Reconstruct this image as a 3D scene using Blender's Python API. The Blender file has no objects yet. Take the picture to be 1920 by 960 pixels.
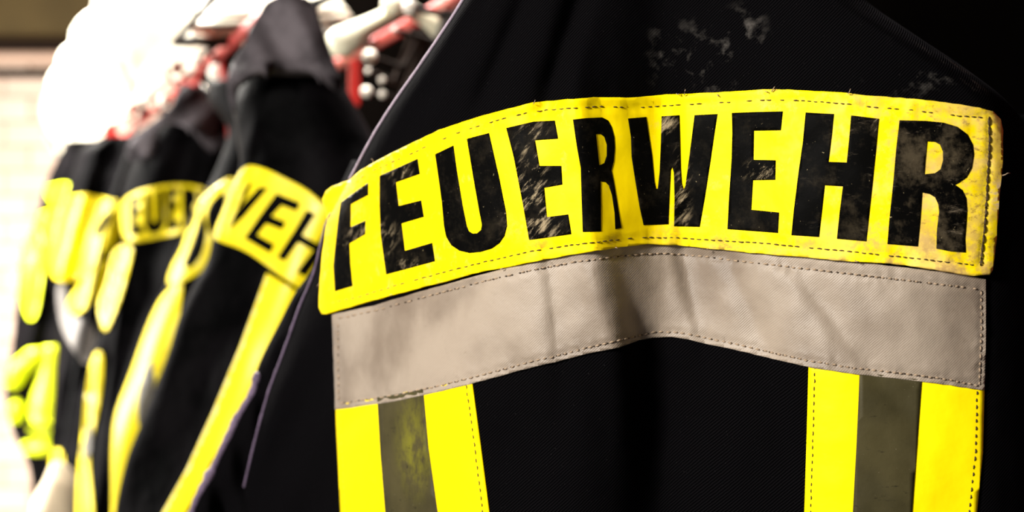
import bpy, bmesh, math, random
from math import sin, cos, pi, sqrt, exp
from mathutils import Vector, Matrix, noise

random.seed(4)
sc = bpy.context.scene
COL = sc.collection
F = 2666.7            # focal length in pixels of the 1920 px wide frame (50 mm on 36 mm)
CAMZ = 1.45           # camera height above the floor

def P(px, py, d):
    """the place in the room seen at (px,py) at a distance of d metres"""
    return Vector((d*(px-960)/F, d, CAMZ + d*(480-py)/F))

def lerp_tab(tab, x):
    if x <= tab[0][0]: return tab[0][1]
    for (a, va), (b, vb) in zip(tab, tab[1:]):
        if x <= b:
            t = (x-a)/(b-a)
            return va + (vb-va)*t
    return tab[-1][1]

def smooth_tab(tab, x):
    """Catmull-Rom through the table"""
    n = len(tab)
    if x <= tab[0][0]: return tab[0][1]
    if x >= tab[-1][0]: return tab[-1][1]
    for i in range(n-1):
        if x <= tab[i+1][0]:
            break
    x0, y0 = tab[max(i-1, 0)]; x1, y1 = tab[i]; x2, y2 = tab[i+1]; x3, y3 = tab[min(i+2, n-1)]
    m1 = (y2-y0)/(x2-x0) if x2 != x0 else 0
    m2 = (y3-y1)/(x3-x1) if x3 != x1 else 0
    h = x2-x1; t = (x-x1)/h
    return ((2*t**3-3*t*t+1)*y1 + (t**3-2*t*t+t)*h*m1 + (-2*t**3+3*t*t)*y2 + (t**3-t*t)*h*m2)

def sig(x): return 1/(1+exp(-max(-30, min(30, x))))
def bump(x, w): return exp(-(x/w)**2)

# ------------------------------------------------------------------ materials
def new_mat(name):
    m = bpy.data.materials.new(name); m.use_nodes = True
    nt = m.node_tree
    return m, nt, nt.nodes['Principled BSDF']

class N:
    """small helper to write node graphs"""
    def __init__(s, nt): s.nt = nt
    def add(s, t, **kw):
        n = s.nt.nodes.new(t)
        for k, v in kw.items():
            if k in n.inputs: n.inputs[k].default_value = v
            else: setattr(n, k, v)
        return n
    def link(s, a, b): s.nt.links.new(a, b)
    def coord(s): return s.add('ShaderNodeTexCoord').outputs['Object']
    def turned(s, vec, ang):
        mp = s.add('ShaderNodeMapping'); mp.inputs['Rotation'].default_value = (0, ang, 0)
        s.link(vec, mp.inputs['Vector']); return mp.outputs['Vector']
    def noise(s, vec, scale, detail=3, rough=.55, stretch=None, rot=None):
        if stretch or rot:
            mp = s.add('ShaderNodeMapping')
            if stretch: mp.inputs['Scale'].default_value = stretch
            if rot: mp.inputs['Rotation'].default_value = rot
            s.link(vec, mp.inputs['Vector']); vec = mp.outputs['Vector']
        n = s.add('ShaderNodeTexNoise'); n.inputs['Scale'].default_value = scale
        n.inputs['Detail'].default_value = detail; n.inputs['Roughness'].default_value = rough
        s.link(vec, n.inputs['Vector']); return n.outputs['Fac']
    def ramp(s, v, a, b, lo=0.0, hi=1.0):
        n = s.add('ShaderNodeMapRange'); n.inputs['From Min'].default_value = a; n.inputs['From Max'].default_value = b
        n.inputs['To Min'].default_value = lo; n.inputs['To Max'].default_value = hi
        n.interpolation_type = 'SMOOTHSTEP'
        s.link(v, n.inputs['Value']); return n.outputs['Result']
    def math(s, op, a, b):
        n = s.add('ShaderNodeMath', operation=op)
        for i, q in enumerate((a, b)):
            if isinstance(q, (int, float)): n.inputs[i].default_value = q
            else: s.link(q, n.inputs[i])
        return n.outputs[0]
    def mix(s, fac, a, b):
        n = s.add('ShaderNodeMix', data_type='RGBA')
        if isinstance(fac, (int, float)): n.inputs[0].default_value = fac
        else: s.link(fac, n.inputs[0])
        for i, q in ((6, a), (7, b)):
            if isinstance(q, tuple): n.inputs[i].default_value = (*q[:3], 1)
            else: s.link(q, n.inputs[i])
        return n.outputs[2]
    def xyz(s, vec):
        n = s.add('ShaderNodeSeparateXYZ'); s.link(vec, n.inputs[0]); return n.outputs
    def spot(s, vec, c, r, ell=(1, 1, 1)):
        """soft round mask about the point c (object space)"""
        mp = s.add('ShaderNodeMapping'); mp.vector_type = 'POINT'
        mp.inputs['Scale'].default_value = ell
        mp.inputs['Location'].default_value = tuple(-c[i]*ell[i] for i in range(3))
        s.link(vec, mp.inputs['Vector'])
        l = s.add('ShaderNodeVectorMath', operation='LENGTH'); s.link(mp.outputs['Vector'], l.inputs[0])
        return s.ramp(l.outputs['Value'], 0, r, 1, 0)
    def bump(s, h, strength, dist, normal=None):
        n = s.add('ShaderNodeBump'); n.inputs['Strength'].default_value = strength; n.inputs['Distance'].default_value = dist
        s.link(h, n.inputs['Height'])
        if normal is not None: s.link(normal, n.inputs['Normal'])
        return n.outputs['Normal']

def twill(n, vec, scale=900):
    w = n.add('ShaderNodeTexWave'); w.bands_direction = 'DIAGONAL'
    mp = n.add('ShaderNodeMapping'); mp.inputs['Scale'].default_value = (1, 0, -1)
    n.link(vec, mp.inputs['Vector']); n.link(mp.outputs['Vector'], w.inputs['Vector'])
    w.inputs['Scale'].default_value = scale; w.inputs['Distortion'].default_value = 1.0
    w.inputs['Detail'].default_value = 1
    return w.outputs['Fac']

ROOT1 = P(1240, 480, .84); ROOT1.z = CAMZ-.62      # base of the nearest jacket
def loc1(px, py, d=.80):
    return P(px, py, d)-ROOT1

def mat_black_cloth():
    m, nt, b = new_mat('black aramid twill'); n = N(nt); v = n.coord()
    tw = twill(n, v, 330)
    c = n.mix(tw, (.0004, .0004, .0005), (.0040, .0036, .0042))
    lint = n.ramp(n.noise(v, 900, 2), .70, .82)
    c = n.mix(n.math('MULTIPLY', lint, .30), c, (.05, .045, .045))
    # pale rubbed smudges above the lettering
    blot = None
    for (q, r, el) in (((1300, 95), .030, (1, 0, 1.0)), ((1355, 110), .028, (1, 0, .8)), ((1405, 60), .016, (1, 0, .6)),
                       ((1710, 140), .035, (.7, 0, 1.6)), ((1775, 155), .022, (.8, 0, 1.4)), ((1275, 60), .018, (1, 0, 1))):
        s_ = n.spot(v, loc1(*q), r, el)
        blot = s_ if blot is None else n.math('MAXIMUM', blot, s_)
    nz = n.ramp(n.noise(v, 60, 5, .62), .54, .74)
    c = n.mix(n.math('MULTIPLY', n.math('MULTIPLY', blot, nz), .55), c, (.16, .145, .13))
    n.link(c, b.inputs['Base Color'])
    b.inputs['Roughness'].default_value = .85
    b.inputs['Specular IOR Level'].default_value = .004
    b.inputs['Sheen Weight'].default_value = .006; b.inputs['Sheen Roughness'].default_value = .4
    b.inputs['Sheen Tint'].default_value = (.8, .72, .85, 1)
    nm = n.bump(tw, .35, .0004)
    nm = n.bump(n.noise(v, 25, 3), .5, .004, nm)
    n.link(nm, b.inputs['Normal'])
    return m

def mat_back_cloth(name='worn dark jacket cloth', lo=(.0004, .0004, .0005), hi=(.0034, .0029, .0034)):
    m, nt, b = new_mat(name); n = N(nt); v = n.coord()
    c = n.mix(n.ramp(n.noise(v, 14, 3), .35, .7), lo, hi)
    n.link(c, b.inputs['Base Color'])
    b.inputs['Roughness'].default_value = .62
    b.inputs['Specular IOR Level'].default_value = .02
    b.inputs['Sheen Weight'].default_value = .006; b.inputs['Sheen Tint'].default_value = (.9, .8, .88, 1)
    n.link(n.bump(n.noise(v, 22, 2), .5, .008), b.inputs['Normal'])
    return m

def mat_yellow(dirty):
    m, nt, b = new_mat('fluorescent yellow fabric' + (' soiled' if dirty else '')); n = N(nt); v = n.coord()
    base = n.mix(n.ramp(n.noise(v, 9, 3), .3, .7), (1.0, .79, .001), (.98, .72, .001))
    if dirty:
        x, y, z = n.xyz(v)
        xr = n.ramp(x, loc1(1330, 300).x, loc1(1850, 300).x)          # soiling grows towards the shoulder end
        n1 = n.noise(v, 62, 9, .72)
        n2 = n.noise(v, 170, 8, .76, (1, 1, 1.5))
        n3 = n.noise(v, 16, 3, .5)
        amt = n.math('ADD', n.math('MULTIPLY', xr, .17), n.math('MULTIPLY', n3, .12))
        d1 = n.ramp(n.math('ADD', n1, amt), .62, .80)
        base = n.mix(n.math('MULTIPLY', d1, .62), base, (.62, .40, .12))
        d2 = n.ramp(n.math('ADD', n2, n.math('MULTIPLY', xr, .12)), .64, .76)
        base = n.mix(n.math('MULTIPLY', d2, n.math('ADD', n.math('MULTIPLY', xr, .6), .18)), base, (.22, .12, .03))
        pale = n.math('MULTIPLY', n.ramp(n.noise(v, 30, 4, .6), .5, .68), xr)
        base = n.mix(n.math('MULTIPLY', pale, .6), base, (.85, .58, .28))
        low = n.spot(v, loc1(1700, 505), .10, (.42, 0, 3.0))
        base = n.mix(n.math('MULTIPLY', n.math('MULTIPLY', low, n.ramp(n1, .40, .60)), .85), base, (.42, .26, .09))
        for q, r, st, col in (((966, 425), .012, .75, (.50, .28, .04)), ((1010, 455), .012, .7, (.45, .25, .04)),
                              ((690, 470), .020, .25, (.7, .55, .1)), ((1850, 375), .016, .9, (.80, .62, .55)),
                              ((1862, 500), .012, .7, (.7, .5, .3)), ((1372, 462), .013, .9, (.38, .24, .06)),
                              ((1272, 440), .010, .7, (.45, .27, .04)), ((1154, 452), .006, .6, (.4, .24, .04)),
                              ((1350, 186), .005, .9, (.30, .17, .03)), ((1447, 172), .006, .9, (.28, .16, .03)),
                              ((1345, 345), .006, .6, (.65, .42, .06)), ((1578, 203), .008, .6, (.5, .3, .05)),
                              ((612, 375), .010, .8, (.80, .50, .05)), ((890, 225), .009, .6, (.42, .22, .03))):
            s_ = n.math('MULTIPLY', n.spot(v, loc1(*q), r, (1, 0, 1)), n.ramp(n2, .42, .62))
            base = n.mix(n.math('MULTIPLY', s_, st), base, col)
    else:
        d1 = n.ramp(n.noise(v, 55, 5, .65, (1, 1, 2.2)), .62, .78)
        base = n.mix(n.math('MULTIPLY', d1, .22), base, (.55, .40, .02))
    n.link(base, b.inputs['Base Color'])
    b.inputs['Roughness'].default_value = .5
    b.inputs['Specular IOR Level'].default_value = .07
    nm = n.bump(n.noise(v, 1500, 1), .12, .0002)
    nm = n.bump(n.noise(v, 45, 3), .25, .0025, nm)
    n.link(nm, b.inputs['Normal'])
    return m

def mat_plain_yellow(name, col):
    m, nt, b = new_mat(name); n = N(nt); v = n.coord()
    c = n.mix(n.ramp(n.noise(v, 12, 3), .35, .7), col, tuple(q*.86 for q in col))
    n.link(c, b.inputs['Base Color']); b.inputs['Roughness'].default_value = .4
    b.inputs['Specular IOR Level'].default_value = .4
    return m

def mat_print(worn=True):
    m, nt, b = new_mat('black printed lettering' + (' scuffed' if worn else '')); n = N(nt); v = n.coord()
    x, y, z = n.xyz(v)
    c = n.mix(n.noise(v, 20, 3), (.0008, .0008, .0008), (.003, .0028, .0025))
    if worn:
        xr = n.ramp(x, loc1(1450, 300).x, loc1(1800, 300).x)
        sm = n.ramp(n.noise(v, 48, 9, .74), .47, .70)
        c = n.mix(n.math('MULTIPLY', sm, n.math('ADD', n.math('MULTIPLY', xr, .75), .12)), c, (.085, .066, .040))
        lines = n.ramp(n.noise(v, 130, 7, .75, (.5, 1, 1.9), (0, .1, 0)), .57, .72)
        c = n.mix(n.math('MULTIPLY', lines, n.math('ADD', n.math('MULTIPLY', xr, .55), .05)), c, (.22, .175, .12))
        # long scuffs where folds rubbed the print off
        streak = n.ramp(n.noise(n.turned(v, .85), 130, 7, .74, (.45, 1, 2.4)), .50, .68)
        for q, r, el in (((1005, 415), .026, (1.1, 0, .7)), ((990, 360), .018, (1, 0, .6)), ((648, 440), .020, (.7, 0, 1.1)),
                         ((745, 505), .012, (1, 0, 1)), ((1000, 268), .016, (1.2, 0, .6)), ((722, 300), .012, (1, 0, 1)),
                         ((1290, 360), .022, (3, 0, .5)), ((1260, 225), .009, (1, 0, 1)),
                         ((1434, 320), .010, (.7, 0, 1)), ((1615, 245), .006, (2, 0, .7)), ((1800, 380), .008, (1, 0, 1))):
            s_ = n.math('MULTIPLY', n.spot(v, loc1(*q), r, el), streak)
            c = n.mix(n.math('MULTIPLY', s_, .9), c, (.42, .33, .20))
        specks = n.ramp(n.noise(v, 420, 3, .6), .70, .76)
        c = n.mix(n.math('MULTIPLY', specks, .8), c, (.30, .24, .13))
    n.link(c, b.inputs['Base Color'])
    b.inputs['Roughness'].default_value = .5
    b.inputs['Specular IOR Level'].default_value = .015
    n.link(n.bump(n.noise(v, 90, 4), .3, .001), b.inputs['Normal'])
    return m

def mat_silver(name='grey reflective tape', col=(.335, .272, .210), dark=(.17, .128, .092)):
    m, nt, b = new_mat(name); n = N(nt); v = n.coord()
    tw = twill(n, v, 420)
    c = n.mix(n.ramp(n.noise(v, 14, 4), .35, .72), col, dark)
    c = n.mix(n.math('MULTIPLY', tw, .18), c, (.16, .12, .09))
    st = n.ramp(n.noise(v, 70, 6, .7), .60, .76)
    c = n.mix(n.math('MULTIPLY', st, .40), c, (.13, .095, .06))
    marks = n.ramp(n.noise(v, 160, 4, .7, (.5, 1, 2)), .70, .76)
    c = n.mix(n.math('MULTIPLY', marks, .6), c, (.08, .05, .03))
    n.link(c, b.inputs['Base Color'])
    b.inputs['Roughness'].default_value = .5
    b.inputs['Specular IOR Level'].default_value = .4
    b.inputs['Sheen Weight'].default_value = .15
    nm = n.bump(tw, .25, .0003); nm = n.bump(n.noise(v, 40, 4), .35, .003, nm)
    n.link(nm, b.inputs['Normal'])
    return m

def mat_olive():
    m, nt, b = new_mat('olive grey glass bead stripe'); n = N(nt); v = n.coord()
    c = n.mix(n.ramp(n.noise(v, 25, 5), .35, .7), (.060, .050, .020), (.038, .032, .013))
    wear = n.math('MULTIPLY', n.spot(v, loc1(755, 880), .030, (1.6, 0, .7)), n.ramp(n.noise(v, 120, 6, .7, (1, 1, .6), (0, .6, 0)), .36, .62))
    c = n.mix(n.math('MULTIPLY', wear, .55), c, (.22, .21, .01))
    cr = n.ramp(n.noise(v, 150, 4, .7, (.45, 1, 1.8)), .63, .72)
    c = n.mix(n.math('MULTIPLY', cr, .8), c, (.014, .012, .006))
    sp = n.ramp(n.noise(v, 700, 2), .72, .78)
    c = n.mix(n.math('MULTIPLY', sp, .4), c, (.3, .27, .18))
    n.link(c, b.inputs['Base Color']); b.inputs['Roughness'].default_value = .55; b.inputs['Specular IOR Level'].default_value = .12
    n.link(n.bump(n.noise(v, 120, 4), .25, .001), b.inputs['Normal'])
    return m

def mat_simple(name, col, rough=.5, metal=0.0, var=.12, scale=30, spec=.5, bumpd=0):
    m, nt, b = new_mat(name); n = N(nt); v = n.coord()
    c = n.mix(n.noise(v, scale, 3), tuple(q*(1-var) for q in col), tuple(min(1, q*(1+var)) for q in col))
    n.link(c, b.inputs['Base Color'])
    b.inputs['Roughness'].default_value = rough; b.inputs['Metallic'].default_value = metal
    b.inputs['Specular IOR Level'].default_value = spec
    if bumpd: n.link(n.bump(n.noise(v, scale, 3), .5, bumpd), b.inputs['Normal'])
    return m

def mat_brick():
    m, nt, b = new_mat('pale painted blockwork'); n = N(nt)
    v = n.coord(); mp = n.add('ShaderNodeMapping'); mp.inputs['Rotation'].default_value = (pi/2, 0, 0)
    n.link(v, mp.inputs['Vector'])
    br = n.add('ShaderNodeTexBrick'); n.link(mp.outputs['Vector'], br.inputs['Vector'])
    br.inputs['Scale'].default_value = 1; br.inputs['Brick Width'].default_value = .20; br.inputs['Row Height'].default_value = .096
    br.inputs['Mortar Size'].default_value = .007; br.inputs['Mortar Smooth'].default_value = .3
    br.inputs['Color1'].default_value = (.72, .56, .45, 1); br.inputs['Color2'].default_value = (.58, .42, .32, 1)
    br.inputs['Mortar'].default_value = (.34, .23, .16, 1)
    c = n.mix(n.math('MULTIPLY', n.ramp(n.noise(v, 3, 4), .4, .7), .35), br.outputs['Color'], (.50, .36, .27))
    n.link(c, b.inputs['Base Color']); b.inputs['Roughness'].default_value = .8
    n.link(n.bump(br.outputs['Fac'], -.5, .01), b.inputs['Normal'])
    return m

M = dict(
    cloth=mat_black_cloth(), back=mat_back_cloth(), hood=mat_back_cloth('greyed hood cloth', (.022, .019, .021), (.115, .100, .108)), yellow=mat_yellow(True), strap=mat_yellow(False),
    row_yellow=mat_plain_yellow('bright yellow patch fabric', (1.0, .80, .003)),
    lime=mat_plain_yellow('lime yellow fabric', (.78, .88, .004)),
    prnt=mat_print(True), prnt_row=mat_print(False), silver=mat_silver(), olive=mat_olive(),
    row_silver=mat_silver('grey tape of the jackets behind', (.17, .155, .14), (.12, .105, .095)),
    row_olive=mat_silver('olive grey stripe of the jackets behind', (.09, .08, .055), (.06, .052, .036)),
    piping=mat_simple('lavender grey piping with edge sheen', (.30, .235, .29), .8, scale=400, var=.5, bumpd=.0004),
    seam=mat_simple('dull violet seam and sheen cord', (.11, .075, .125), .85, scale=300, var=.7, bumpd=.0006),
    thread_dark=mat_simple('dark brown thread', (.05, .028, .006), .8),
    thread_tan=mat_simple('tan thread', (.32, .23, .15), .8),
    thread_hole=mat_simple('needle hole brown', (.06, .038, .022), .9),
    red=mat_simple('red lacquered steel', (.42, .018, .014), .35),
    darkrail=mat_simple('dark brown steel', (.010, .005, .003), .6, spec=.06),
    white=mat_simple('white glint ball', (.90, .82, .70), .3, var=.04),
    chrome=mat_simple('polished steel', (.8, .74, .66), .25, metal=1.0, var=.05),
    helmet=mat_simple('pale cream helmet shell', (.88, .82, .66), .3, var=.03, scale=8),
    helmet_dark=mat_simple('black helmet trim', (.006, .006, .006), .7, spec=.05),
    brick=mat_brick(),
    beam=mat_simple('olive brown painted boards', (.060, .040, .014), .7, scale=5, var=.35, spec=.1),
    umber=mat_simple('dark umber steel', (.010, .005, .003), .7, scale=4, var=.3, spec=.05),
    pipe=mat_simple('pinkish beige pipe paint', (.42, .27, .19), .5, scale=5),
    darkwall=mat_simple('near black panelling', (.0008, .0006, .0005), .8, scale=5, spec=.0),
    floor=mat_simple('grey sealed concrete', (.14, .13, .12), .6, scale=6, var=.25),
    hanger=mat_simple('pale cream moulded plastic', (.86, .82, .60), .35, var=.04, scale=10),
    bundle=mat_simple('cream canvas', (.62, .50, .34), .8, scale=20),
    lining=mat_simple('dark inner lining', (.004, .004, .005), .9),
)
gm, gnt, gb = new_mat('clear helmet visor')
gb.inputs['Base Color'].default_value = (.95, .93, .88, 1); gb.inputs['Transmission Weight'].default_value = .75
gb.inputs['Roughness'].default_value = .15; gb.inputs['IOR'].default_value = 1.3
M['visor'] = gm

# ------------------------------------------------------------------ object helpers
def tag(o, label=None, cat=None, group=None, kind=None):
    if label: o['label'] = label
    if cat: o['category'] = cat
    if group: o['group'] = group
    if kind: o['kind'] = kind
    return o

def empty(name, loc, label=None, cat=None, group=None):
    o = bpy.data.objects.new(name, None); COL.objects.link(o)
    o.location = loc; o.empty_display_size = .05
    return tag(o, label, cat, group)

def origin_of(o):
    v = Vector(o.location)
    while o.parent: o = o.parent; v += Vector(o.location)
    return v

def link_mesh(name, bm, mat, parent=None, smooth=True, origin=None):
    """bm holds room coordinates; children of an Empty keep them relative to it"""
    base = origin_of(parent) if parent else (origin or Vector((0, 0, 0)))
    bmesh.ops.translate(bm, verts=bm.verts, vec=-base)
    me = bpy.data.meshes.new(name); bm.to_mesh(me); bm.free()
    if smooth:
        for p in me.polygons: p.use_smooth = True
    o = bpy.data.objects.new(name, me); COL.objects.link(o)
    me.materials.append(mat)
    if parent: o.parent = parent
    else: o.location = base
    return o

def solidify(o, t, offset=-1, bevel=0):
    s = o.modifiers.new('thickness', 'SOLIDIFY'); s.thickness = t; s.offset = offset
    return o

def chaikin(pts, n=1, closed=True):
    for _ in range(n):
        out = []
        m = len(pts)
        for i in range(m if closed else m-1):
            a, b = pts[i], pts[(i+1) % m]
            out.append((a[0]*.75+b[0]*.25, a[1]*.75+b[1]*.25)); out.append((a[0]*.25+b[0]*.75, a[1]*.25+b[1]*.75))
        pts = out
    return pts

def dist_poly(x, y, segs):
    best = 1e9
    for (x0, y0, x1, y1) in segs:
        dx, dy = x1-x0, y1-y0
        t = ((x-x0)*dx+(y-y0)*dy)/(dx*dx+dy*dy+1e-9)
        t = 0 if t < 0 else 1 if t > 1 else t
        e = (x-x0-dx*t)**2+(y-y0-dy*t)**2
        if e < best: best = e
    return sqrt(best)

def segs_of(pts, closed=False):
    r = [(*a, *b) for a, b in zip(pts, pts[1:])]
    if closed: r.append((*pts[-1], *pts[0]))
    return r

def sheet(name, loops, surf, off, mat, parent, step=8, thick=.0012, extra=None):
    """cloth piece cut to an outline and laid on the surface surf(px,py)->distance, off metres proud of it"""
    bm = bmesh.new()
    for pts in loops:
        vs = [bm.verts.new((x, y, 0)) for x, y in pts]
        for a, b in zip(vs, vs[1:]+vs[:1]): bm.edges.new((a, b))
    bmesh.ops.triangle_fill(bm, use_beauty=True, use_dissolve=False, edges=bm.edges[:], normal=(0, 0, 1))
    xs = [v.co.x for v in bm.verts]; ys = [v.co.y for v in bm.verts]
    for lo, hi, axis in ((min(xs), max(xs), 0), (min(ys), max(ys), 1)):
        k = math.ceil(lo/step)*step+.01
        while k < hi:
            co = (k, 0, 0) if axis == 0 else (0, k, 0)
            no = (1, 0, 0) if axis == 0 else (0, 1, 0)
            bmesh.ops.bisect_plane(bm, geom=bm.verts[:]+bm.edges[:]+bm.faces[:], plane_co=co, plane_no=no, dist=.02)
            k += step
    for v in bm.verts:
        x, y = v.co.x, v.co.y
        d = surf(x, y)-off
        if extra: d -= extra(x, y)
        v.co = P(x, y, d)
    bm.normal_update()
    s = sum(f.normal.y*f.calc_area() for f in bm.faces)
    if s > 0: bmesh.ops.reverse_faces(bm, faces=bm.faces[:])
    o = link_mesh(name, bm, mat, parent)
    if thick: solidify(o, thick)
    return o

def sweep(bm, pts, radii, seg=10, caps=True, flat=1.0):
    n = len(pts); rings = []
    up = Vector((0, 0, 1))
    for i, p in enumerate(pts):
        t = (pts[min(i+1, n-1)]-pts[max(i-1, 0)]).normalized()
        a = t.cross(up)
        if a.length < .1: a = t.cross(Vector((1, 0, 0)))
        a.normalize(); b = a.cross(t).normalized()
        r = radii[i] if isinstance(radii, (list, tuple)) else radii
        rings.append([bm.verts.new(p+a*cos(k*2*pi/seg)*r+b*sin(k*2*pi/seg)*r*flat) for k in range(seg)])
    for r0, r1 in zip(rings, rings[1:]):
        for k in range(seg): bm.faces.new((r0[k], r0[(k+1) % seg], r1[(k+1) % seg], r1[k]))
    if caps:
        bm.faces.new(rings[0][::-1]); bm.faces.new(rings[-1])
    bmesh.ops.recalc_face_normals(bm, faces=bm.faces[:])

def tube(name, pts, radii, mat, parent=None, seg=10, flat=1.0, origin=None):
    bm = bmesh.new(); sweep(bm, pts, radii, seg, True, flat)
    return link_mesh(name, bm, mat, parent, origin=origin)

def ball(name, c, r, mat, parent, sx=1, sy=1, sz=1):
    bm = bmesh.new(); bmesh.ops.create_uvsphere(bm, u_segments=20, v_segments=14, radius=r)
    for v in bm.verts: v.co = Vector((v.co.x*sx, v.co.y*sy, v.co.z*sz))+c
    return link_mesh(name, bm, mat, parent)

def boxmesh(bm, c, s, rotz=0):
    r = bmesh.ops.create_cube(bm, size=1)
    for v in r['verts']:
        q = Vector((v.co.x*s[0], v.co.y*s[1], v.co.z*s[2]))
        q = Vector((q.x*cos(rotz)-q.y*sin(rotz), q.x*sin(rotz)+q.y*cos(rotz), q.z))
        v.co = q+Vector(c)

def stitches(name, line, surf, off, mat, parent, length=9.0, gap=4.0, r=.00042, wob=.9, seed=1, drop=.0):
    """a run of short threads along a seam line given as points"""
    rnd = random.Random(seed)
    pts = [Vector((x, y)) for x, y in line]
    bm = bmesh.new(); pos = 0.0; tot = sum((b-a).length for a, b in zip(pts, pts[1:]))
    def at(s):
        for a, b in zip(pts, pts[1:]):
            L = (b-a).length
            if s <= L: return a+(b-a)*(s/max(L, 1e-6))
            s -= L
        return pts[-1]
    while pos < tot-2:
        l = length*rnd.uniform(.8, 1.15)
        if rnd.random() >= drop:
            a, b = at(pos), at(min(pos+l, tot))
            if (b-a).length > 1:
                w = rnd.uniform(-wob, wob); perp = Vector((-(b-a).y, (b-a).x)).normalized()*w
                mid = (a+b)/2+perp
                q = []
                for u, h in ((a, -.0002), (a.lerp(mid, .5), r*.7), (mid, r), (mid.lerp(b, .5), r*.7), (b, -.0002)):
                    q.append(P(u.x, u.y, surf(u.x, u.y)-off-h))
                sweep(bm, q, [r*.6, r, r*1.1, r, r*.6], 6)
        pos += l+gap*rnd.uniform(.8, 1.3)
    return link_mesh(name, bm, mat, parent)

# ------------------------------------------------------------------ draped bodies
class Drape:
    """front of a hanging garment: outline rows (py, left, right, distance)"""
    def __init__(s, rows, depth=.05, folds=None, base=None, edge=.25, power=.5):
        s.L = [(r[0], r[1]) for r in rows]; s.R = [(r[0], r[2]) for r in rows]
        s.Dt = [(r[0], r[3]) for r in rows]
        s.depth, s.folds, s.base, s.power = depth, folds, base, power
        s.y0, s.y1 = rows[0][0], rows[-1][0]
    def lr(s, y): return smooth_tab(s.L, y), smooth_tab(s.R, y)
    def front(s, x, y):
        l, r = s.lr(y); t = max(-1, min(1, (2*x-l-r)/max(r-l, 1)))
        if s.base: d = s.base(x, y)
        else: d = smooth_tab(s.Dt, y)
        d -= s.depth*((1-t*t)**s.power)
        if s.folds: d += s.folds(x, y)
        return d
    def back(s, x, y):
        l, r = s.lr(y); t = max(-1, min(1, (2*x-l-r)/max(r-l, 1)))
        d = s.base(x, y) if s.base else smooth_tab(s.Dt, y)
        return d+s.depth*.9*((1-t*t)**.5)
    def mesh(s, name, mat, parent, ny=90, nx=60, top=True, y0=None, y1=None):
        bm = bmesh.new(); rings = []
        y0 = s.y0 if y0 is None else y0; y1 = s.y1 if y1 is None else y1
        for j in range(ny+1):
            y = y0+(y1-y0)*j/ny; l, r = s.lr(y); ring = []
            for i in range(nx+1):
                a = pi*i/nx; x = (l+r)/2-(r-l)/2*cos(a)
                ring.append(bm.verts.new(P(x, y, s.front(x, y))))
            nb = max(8, nx//3)
            for i in range(1, nb):
                a = pi*i/nb; x = (l+r)/2+(r-l)/2*cos(a)
                ring.append(bm.verts.new(P(x, y, s.back(x, y))))
            rings.append(ring)
        for r0, r1 in zip(rings, rings[1:]):
            m = len(r0)
            for k in range(m): bm.faces.new((r0[k], r0[(k+1) % m], r1[(k+1) % m], r1[k]))
        bm.faces.new(rings[0]); bm.faces.new(rings[-1][::-1])
        bmesh.ops.recalc_face_normals(bm, faces=bm.faces[:])
        return link_mesh(name, bm, mat, parent)

# ------------------------------------------------------------------ the nearest jacket
DB = [(300, 1.16), (450, 1.09), (560, 1.035), (610, 1.0), (650, .972), (700, .94), (750, .912), (850, .868), (950, .84),
      (1050, .825), (1150, .822), (1250, .832), (1400, .81), (1500, .79), (1600, .777), (1700, .770), (1800, .767),
      (1880, .770), (1950, .79), (2050, .86), (2200, .95)]
def folds1(x, y):
    f = 0.0
    w = sig((y-60)/40)*sig((900-y)/60)
    # the sharp fold through the middle of the lettering and the tape
    xc = lerp_tab([(100, 1118), (180, 1122), (330, 1140), (470, 1152), (560, 1170), (640, 1192), (800, 1215)], y)
    amp = lerp_tab([(100, .003), (200, .005), (440, .0042), (540, .0068), (640, .0105), (800, .006)], y)
    u = x-xc
    f += w*amp*sig(u/lerp_tab([(150, 14), (460, 9), (640, 7.5)], y))*exp(-max(u, 0)/lerp_tab([(440, 150), (500, 75)], y))
    f -= w*.004*bump(u+45, 30)
    # second fold, softer
    xc = lerp_tab([(150, 1272), (300, 1284), (470, 1268), (540, 1282), (640, 1312)], y); u = x-xc
    f += w*lerp_tab([(150, .0022), (440, .003), (480, .0075), (600, .0050), (700, .001)], y)*sig(u/7)*exp(-max(u, 0)/110)
    # soft hollows of the tape
    wt = sig((y-455)/12)*sig((800-y)/50)
    u = x-lerp_tab([(460, 1022), (680, 1046)], y); f += wt*.0062*sig(u/11)*exp(-max(u, 0)/32)
    u = x-lerp_tab([(480, 1360), (640, 1400)], y)-(y-480)*.2; f += wt*.0022*bump(u, 22)
    u = (x-1495)-(y-520)*.75; f += wt*.0055*sig(u/14)*exp(-max(u, 0)/60)
    u = (x-870)+(y-560)*.9; f += wt*.0034*bump(u, 30)
    u = (x-740)+(y-640)*.7; f += wt*.0022*bump(u, 26)
    # soft vertical folds over the shoulder blades
    wt = sig((210-y)/30)
    u = x-(1085-(y)*.30); f += wt*.012*bump(u, 26)
    u = x-(985-(y)*.42); f += wt*.010*bump(u, 26)
    u = x-(900-(y)*.55); f += wt*.004*bump(u, 22)
    # folds of the loose cloth under the tape
    wt = sig((y-720)/40)
    f += wt*.004*sin((x-960)*.022+y*.002)*sig((1500-x)/30)*sig((x-900)/30)
    f += .004*sig((620-x)/15)*sin((x+y*.55)*.052)*sig((y-560)/40)
    f += .0022*noise.noise(Vector((x*.006, y*.006, 3.1)))
    f += .0007*noise.noise(Vector((x*.022, y*.022, 7.3)))
    # cloth leans back towards the collar
    if y < 150: f += ((150-y)/400)**2*.10
    return f
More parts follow.
